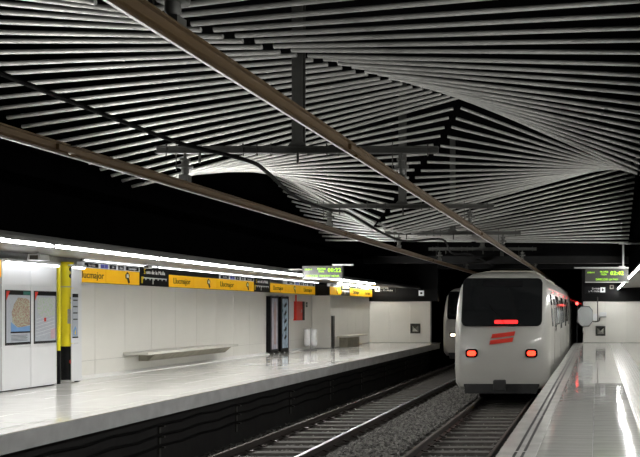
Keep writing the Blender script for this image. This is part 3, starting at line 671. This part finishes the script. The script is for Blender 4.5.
for x, z, lab in ((-8.55, 2.42, 'small white square plate on black cladding above the left end wall'), (.72, 2.72, 'small pale square plate on black cladding under the right display')):
    t = thing('square_plate', lab, 'sign', (x, END - .06, z))
    q = .13 if x < 0 else .10
    obj('plate', MB().box(-q, q, -.02, 0, -q, q), M_SIGNW if x < 0 else M_BENCHB, t, bevel=.01); obj('mark', MB().box(-.05, .05, -.025, -.02, -.05, .05), M_SIGNK, t)
# convex mirror
t = thing('platform_mirror', 'octagonal platform mirror on a bent arm before the right end wall', 'mirror', (0, 0, 0))
yM = 38.3; mm = 800 / yM
cxm, czm = (585 - 597) / mm, EYE + (310 - 316.3) / mm; hw, hh = .37, .49
octo = [(cxm-hw, czm-hh*.55), (cxm-hw*.5, czm-hh), (cxm+hw*.5, czm-hh), (cxm+hw, czm-hh*.55), (cxm+hw, czm+hh*.6), (cxm+hw*.55, czm+hh), (cxm-hw*.55, czm+hh), (cxm-hw, czm+hh*.6)]
obj('rim', MB().prism(octo, 'y', yM, yM + .06), M_SIGNK, t, bevel=.01)
obj('mirror_glass', MB().prism([(cxm + (a-cxm)*.93, czm + (b-czm)*.93) for a, b in octo], 'y', yM - .012, yM), mat('mirror_glass', (0.52, 0.55, 0.55), .25, .7, .05, 3), t, rot=(0, 0, 0))
xp = (597.6 - 597) / mm
obj('post', MB().tube([(xp, yM + .1, EYE + (310-321)/mm), (xp, yM + .1, EYE + (310-297)/mm)], .025, 8), M_DARKST, t, smooth=True)
obj('arm', MB().tube(smooth_pts([(cxm + hw*.8, yM + .05, czm - .25), (xp - .05, yM + .08, czm - .25), (xp + .08, yM + .2, czm - .2), (xp + .1, END - .01, czm - .1)]), .03, 8), M_DARKST, t, smooth=True)
obj('bracket_box', MB().box(cxm + hw, xp - .02, yM + .03, yM + .16, czm - .2, czm + .12), M_WHITEP, t, bevel=.01)
t = thing('wall_lamp', 'white box fitting on the right end wall beside the mirror', 'lamp', ((603-597)/20.5, END, EYE + (310-314.5)/20.5))
obj('housing', MB().box(-.17, .17, -.09, 0, -.11, .11), M_WHITEP, t, bevel=.02); obj('bottom_plate', MB().box(-.15, .15, -.085, -.01, -.13, -.11), M_DARKST, t)
t = thing('signal_lamp', 'round red signal lamp glowing beside the right tunnel mouth', 'signal', ((577-597)/20.6, END - .2, EYE + (310-303.5)/20.6))
obj('housing', MB().tube([(0,.02,0),(0,.2,0)], .12, 16), M_SIGNK, t, smooth=True); obj('lens', MB().tube([(0,0,0),(0,.03,0)], .075, 16), mat('signal_red', (1, .05, .04), .3, emit=5, var=.01), t, smooth=True)
obj('bracket', MB().box(-.03, .03, .08, .2, -1.9, -.1), M_SIGNK, t)

# ---------------------------------------------------------------- LED displays
def led(xl, xr, zt, zb, y, lines, lab, post_x, bar):
    t = thing('train_display', lab, 'display', (xl, y, 0)); w = xr - xl
    obj('case', MB().box(0, w, 0, .14, zb, zt), M_LEDCASE, t, bevel=.008)
    for a in (zb - .012, zt): obj('edge_strip', MB().box(-.01, w + .01, -.012, .15, a, a + .018), M_STEEL if a < zt else M_DARKST, t)
    for a in (-.01, w - .005): obj('edge_strip', MB().box(a, a + .015, -.012, .15, zb, zt), M_DARKST, t)
    zr = zt - .105
    text('LINIA 4', .062, (.05, -.006, zr + .02), FACE_Y, M_LED, t, align='LEFT')
    text('PROPER', .07, (.40, -.006, zr + .035), FACE_Y, M_LED, t, align='LEFT', sx=.95); text('TREN', .07, (.42, -.006, zr - .035), FACE_Y, M_LED, t, align='LEFT', sx=.95)
    text(lines[0], .15, (.69, -.006, zr), FACE_Y, M_LED, t, align='LEFT', bold=.003, space=1.12)
    text(lines[1], .075, (w * .5, -.006, zb + .07), FACE_Y, M_LED, t)
    obj('hanger_bar', MB().box(bar[0], bar[1], .04, .10, zt + .03, zt + .07), M_STEEL, t)
    if post_x:
        obj('hanger_post', MB().box(post_x - .025, post_x + .025, .045, .095, zt + .07, 3.47), M_STEEL, t)
        obj('hanger_arm', MB().box(post_x - .12, 1.33 - xl, .05, .09, 3.43, 3.47), M_STEEL, t)
        obj('mount', MB().box(post_x - .12, post_x + .06, .03, .11, zt + .015, zt + .10), M_STEEL, t)
    else:
        obj('mount', MB().box(-8.60 - xl, .5, .05, .09, zt - .1, zt - .06), M_DARKST, t)
m = 36.0; yD = 800 / m
led((303-597)/m, (342-597)/m, EYE + (310-266.5)/m, EYE + (310-278.5)/m, yD, ('00:22', 'DIRECCIO TRINITAT NOVA'), 'green lettered train display beside the left canopy showing 00:22', 0, (.8, 1.38))
led((585.5-597)/m, (628-597)/m, EYE + (310-269.5)/m, EYE + (310-282)/m, yD, ('02:42', 'DIRECCIO LA PAU'), 'green lettered train display above the right platform showing 02:42', 1.05, (-.32, 1.2))
